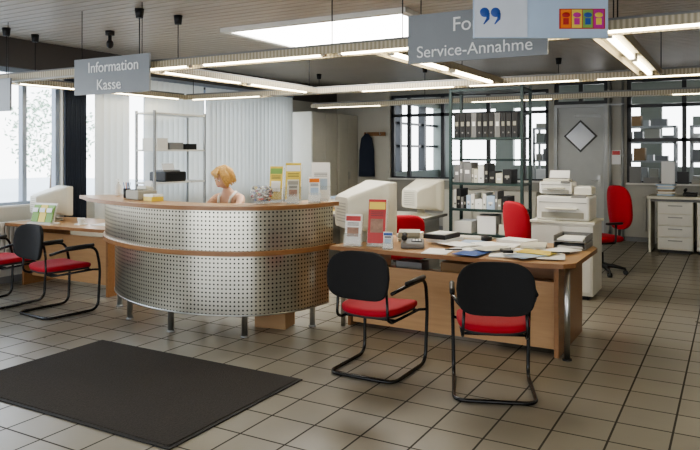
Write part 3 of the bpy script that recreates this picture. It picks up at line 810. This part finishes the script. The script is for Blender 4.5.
# right side: drawers below window
b=B('drawer_cabinet')
b.b2((-1.2,11.55,.84),(2.2,12.3,.88),CABM,bev=.004)
for u in (-1.05,-.5,1.2):
    b.b2((u,11.62,.05),(u+.5,12.25,.80),CABM,bev=.004); b.b2((u+.03,11.66,0),(u+.47,12.2,.05),BLACK)
    for i in range(4):
        z=.08+i*.18; b.b2((u+.012,11.6,z),(u+.488,11.62,z+.165),WHITEP,bev=.002); b.b2((u+.15,11.585,z+.11),(u+.35,11.6,z+.125),GREYM)
b.b2((-1.15,11.6,.80),(2.15,12.25,.84),GREYP)
b.b2((-1.18,11.62,0),(-1.15,12.25,.84),CABM)
b.done()
crt(-.15,11.95,.881,math.radians(190),w=.36)
crt(.6,11.95,.881,math.radians(170),w=.36)
b=B('folder_pile')
for i in range(8): b.box((0,0,.012+i*.022),(.24,.31,.02),random.choice([PAPER,BEIGE,LBLUE,CARD,WHITEP]),rz=random.uniform(-.15,.15))
b.done((-.95,11.9,.881))
b=B('desktop_telephone'); b.box((0,0,.03),(.2,.22,.05),BLACK,bev=.012,rx=.06); b.tube([(-.07,-.1,.09),(-.07,-.07,.08),(-.07,.06,.09),(-.07,.1,.095)],[.024,.014,.014,.024],BLACK); b.box((.04,0,.06),(.08,.1,.006),GREYP); b.done((-.6,11.85,.881))
b=B('potted_plant')
b.lathe((0,0,0),[(.07,0),(.1,.16),(.105,.17),(.09,.17),(.085,.14)],mat('terracotta',(.35,.12,.05),.8))
for k in range(60):
    a=random.uniform(0,6.28); l=random.uniform(.15,.4); e=random.uniform(.3,1.3)
    p=Vector((math.cos(a)*math.cos(e),math.sin(a)*math.cos(e),math.sin(e)))
    b.tube([(0,0,.14),tuple(p*l*.6+Vector((0,0,.16))),tuple(p*l+Vector((0,0,.1)))],[.004,.014,.002],PLANT,seg=5)
b.done((1.2,12.05,.881))
b=B('desktop_clutter')
x=-1.6
while x<1.8:
    w=random.uniform(.08,.26);h=random.uniform(.05,.42); b.box((x+w/2,12.785,1.031+h/2),(w,.1,h),random.choice([WHITEP,BEIGED,PAPER,GREYP,BLACK,LBLUE])); x+=w+.04
b.done()
b=B('small_cabinet')
b.b2((-4.9,12.3,.0),(-3.1,12.7,.85),CABM,bev=.005)
for i in range(3): b.b2((-4.88+i*.6,12.285,.05),(-4.31+i*.6,12.3,.82),CABM,bev=.003)
b.done()

# ------------------------------------------------------------------ woman
W=bpy.data.objects.new('seated_woman',None); scene.collection.objects.link(W); W.location=(-4.64,5.76,0)
def skin_obj(name,verts,edges,rad,m,root=0,sub=2):
    me=bpy.data.meshes.new(name); me.from_pydata(verts,edges,[]); ob=bpy.data.objects.new(name,me); scene.collection.objects.link(ob)
    ob.parent=W; me.materials.append(m)
    md=ob.modifiers.new('skin','SKIN'); md.use_smooth_shade=True
    sv=me.skin_vertices[0].data
    for i,r in enumerate(rad): sv[i].radius=r if isinstance(r,tuple) else (r,r); sv[i].use_root=(i==root)
    s=ob.modifiers.new('sub','SUBSURF'); s.levels=sub; s.render_levels=sub
    return ob
V=[(0,0,.60),(0,-.04,.78),(0,-.10,.97),(0,-.135,1.08),(0,-.165,1.14),(0,-.20,1.21),
   (.165,-.14,1.09),(.235,-.36,.90),(.13,-.60,.795),(.115,-.66,.782),
   (-.165,-.14,1.09),(-.235,-.36,.90),(-.13,-.60,.795),(-.115,-.66,.782)]
E=[(0,1),(1,2),(2,3),(3,4),(4,5),(3,6),(6,7),(7,8),(8,9),(3,10),(10,11),(11,12),(12,13)]
Rr=[(.15,.12),(.125,.095),(.14,.105),(.10,.075),(.052,.052),(.048,.048),.052,.040,.026,(.034,.018),.052,.040,.026,(.034,.018)]
skin_obj('body',V,E,Rr,SKIN)
skin_obj('tank_top',[(0,0,.62),(0,-.04,.78),(0,-.10,.96),(0,-.13,1.085)],[(0,1),(1,2),(2,3)],[(.165,.135),(.14,.11),(.155,.12),(.125,.10)],TOPC)
skin_obj('trousers',[(0,0,.62),(.1,-.02,.585),(.13,-.42,.585),(.13,-.40,.14),(-.1,-.02,.585),(-.13,-.42,.585),(-.13,-.40,.14)],[(0,1),(1,2),(2,3),(0,4),(4,5),(5,6)],[(.15,.12),.088,.062,.045,.088,.062,.045],JEANS)
b=B('shoes')
for s in (-1,1): b.sup((s*.13,-.45,.045),(.045,.13,.045),.6,.8,BLACK,lambda x,y,z:(x,y,z*(1 if y>0 else .75) if z>0 else z))
b.done(parent=W)
b=B('hands')
for s in (-1,1):
    for k in range(4):
        x0=s*(.115+(k-1.5)*.019); l=(.058,.072,.066,.05)[k]
        b.tube([(x0,-.665,.785),(x0+s*(k-1.5)*.004,-.665-l*.5,.790),(x0+s*(k-1.5)*.006,-.665-l*.85,.777),(x0+s*(k-1.5)*.006,-.665-l,.764)],[.0095,.009,.008,.006],SKIN,seg=8)
    b.tube([(s*.095,-.62,.782),(s*.07,-.645,.776),(s*.062,-.675,.768)],[.012,.010,.007],SKIN,seg=8)
b.done(parent=W)
b=B('straps')
for s in (-1,1): b.tube([(s*.07,-.235,1.03),(s*.08,-.215,1.10),(s*.085,-.14,1.150),(s*.08,-.05,1.11)],.014,TOPC,seg=8)
b.done(parent=W)
b=B('desk_papers'); b.box((-4.75,5.0,.744),(.21,.29,.006),PAPER,rz=.2); b.done()

H=bpy.data.objects.new('head_pivot',None); scene.collection.objects.link(H); H.parent=W
H.location=(0,-.24,1.30); H.rotation_euler=(math.radians(22),math.radians(4),math.radians(-20)); H.scale=(.95,.95,.95)
b=B('head')
def headf(x,y,z):
    t=z/.118
    if t<0:
        x*=1-.32*(-t)**1.6; y=y*(1-.12*(-t)) - .012*(-t)
    else: x*=1+.04*t
    if y>0: y*=1.08
    if y<0 and -.2<t<.25 and abs(abs(x)-.032)<.022: y+=.007*(1-abs(abs(x)-.032)/.022)
    if y<0 and abs(x)<.028:
        if -.45<t<.1: y-=.022*(1-abs(x)/.028)*((.1-t)/.55)**1.2
        if -.72<t<-.55: y-=.004
    return (x,y,z)
b.sup((0,0,0),(.074,.09,.118),1,1,SKIN,headf,nu=56,nv=44)
for s in (-1,1):
    b.sup((s*.031,-.074,.004),(.0135,.011,.0095),1,1,PAPER,nu=14,nv=10)
    b.sup((s*.031,-.083,.003),(.007,.004,.007),1,1,BARK,nu=10,nv=8)
    b.tube([(s*.016,-.087,.024),(s*.032,-.088,.029),(s*.047,-.078,.024)],[.002,.0032,.002],BARK,seg=6)
    b.sup((s*.077,.008,-.008),(.010,.020,.032),.8,1,SKIN,nu=16,nv=12)
b.sup((0,-.087,-.066),(.023,.006,.0075),1,1,mat('lips',(.45,.12,.10),.4),nu=16,nv=10)
b.done(parent=H)
b=B('hair')
def hairf(x,y,z):
    p=Vector((x,y,z)); n_=noise.noise(p*28)*.012+noise.noise(Vector((x*60,y*60,z*9)))*.007
    d=p.normalized()*n_; x,y,z=x+d.x,y+d.y,z+d.z
    if y<-.045 and z<.055: y=-.045+ (y+.045)*.1
    return (x,y,z)
b.sup((0,.012,.018),(.092,.106,.112),.95,1,HAIR,hairf,nu=56,nv=40)
for k in range(150):
    a=random.uniform(-2.35,2.35)+PI/2
    e=random.uniform(.2,1.2)
    s0=Vector((math.cos(a)*.05*e,.012+math.sin(a)*.05*e,.125))
    r1=random.uniform(.092,.110); r2=random.uniform(.09,.122); zb=random.uniform(-.09,-.02)
    p1=Vector((math.cos(a)*r1*.95,.012+math.sin(a)*r1*1.1,.06)); p2=Vector((math.cos(a+.1)*r2*.92,.012+math.sin(a+.1)*r2,-.03)); p3=Vector((math.cos(a+.2)*r2*.9,.012+math.sin(a+.2)*r2,zb))
    b.tube(fillet([s0,p1,p2,p3],.06,4),.0055,HAIR,seg=5)
for k in range(26):
    x=random.uniform(-.06,.06); b.tube([(x*.4,-.03,.13),(x,-.090,.10),(x*1.25+.01,-.097,random.uniform(.045,.065))],[.006,.007,.002],HAIR,seg=5)
b.done(parent=H)

# ------------------------------------------------------------------ world + camera
w=bpy.data.worlds.new('World'); scene.world=w; w.use_nodes=True
N=w.node_tree.nodes; L=w.node_tree.links; bg=N['Background']
tc=N.new('ShaderNodeTexCoord'); sp=N.new('ShaderNodeSeparateXYZ'); L.new(tc.outputs['Generated'],sp.inputs[0])
cr=N.new('ShaderNodeValToRGB'); L.new(sp.outputs[2],cr.inputs[0])
cr.color_ramp.elements[0].position=0; cr.color_ramp.elements[0].color=(.97,.985,1,1)
cr.color_ramp.elements[1].position=.7; cr.color_ramp.elements[1].color=(.68,.82,1,1)
L.new(cr.outputs[0],bg.inputs[0]); bg.inputs[1].default_value=5.0
try:
    scene.view_settings.view_transform='AgX'
    scene.view_settings.look='AgX - Medium High Contrast'
except Exception as e: print(e)

cam=bpy.data.cameras.new('camera'); co=bpy.data.objects.new('camera',cam); scene.collection.objects.link(co)
co.location=(0,0,1.57); co.rotation_euler=(PI/2,0,math.radians(29.5))
cam.sensor_width=36; cam.lens=680/700*36; cam.shift_y=-73/700; cam.clip_end=200
scene.camera=co
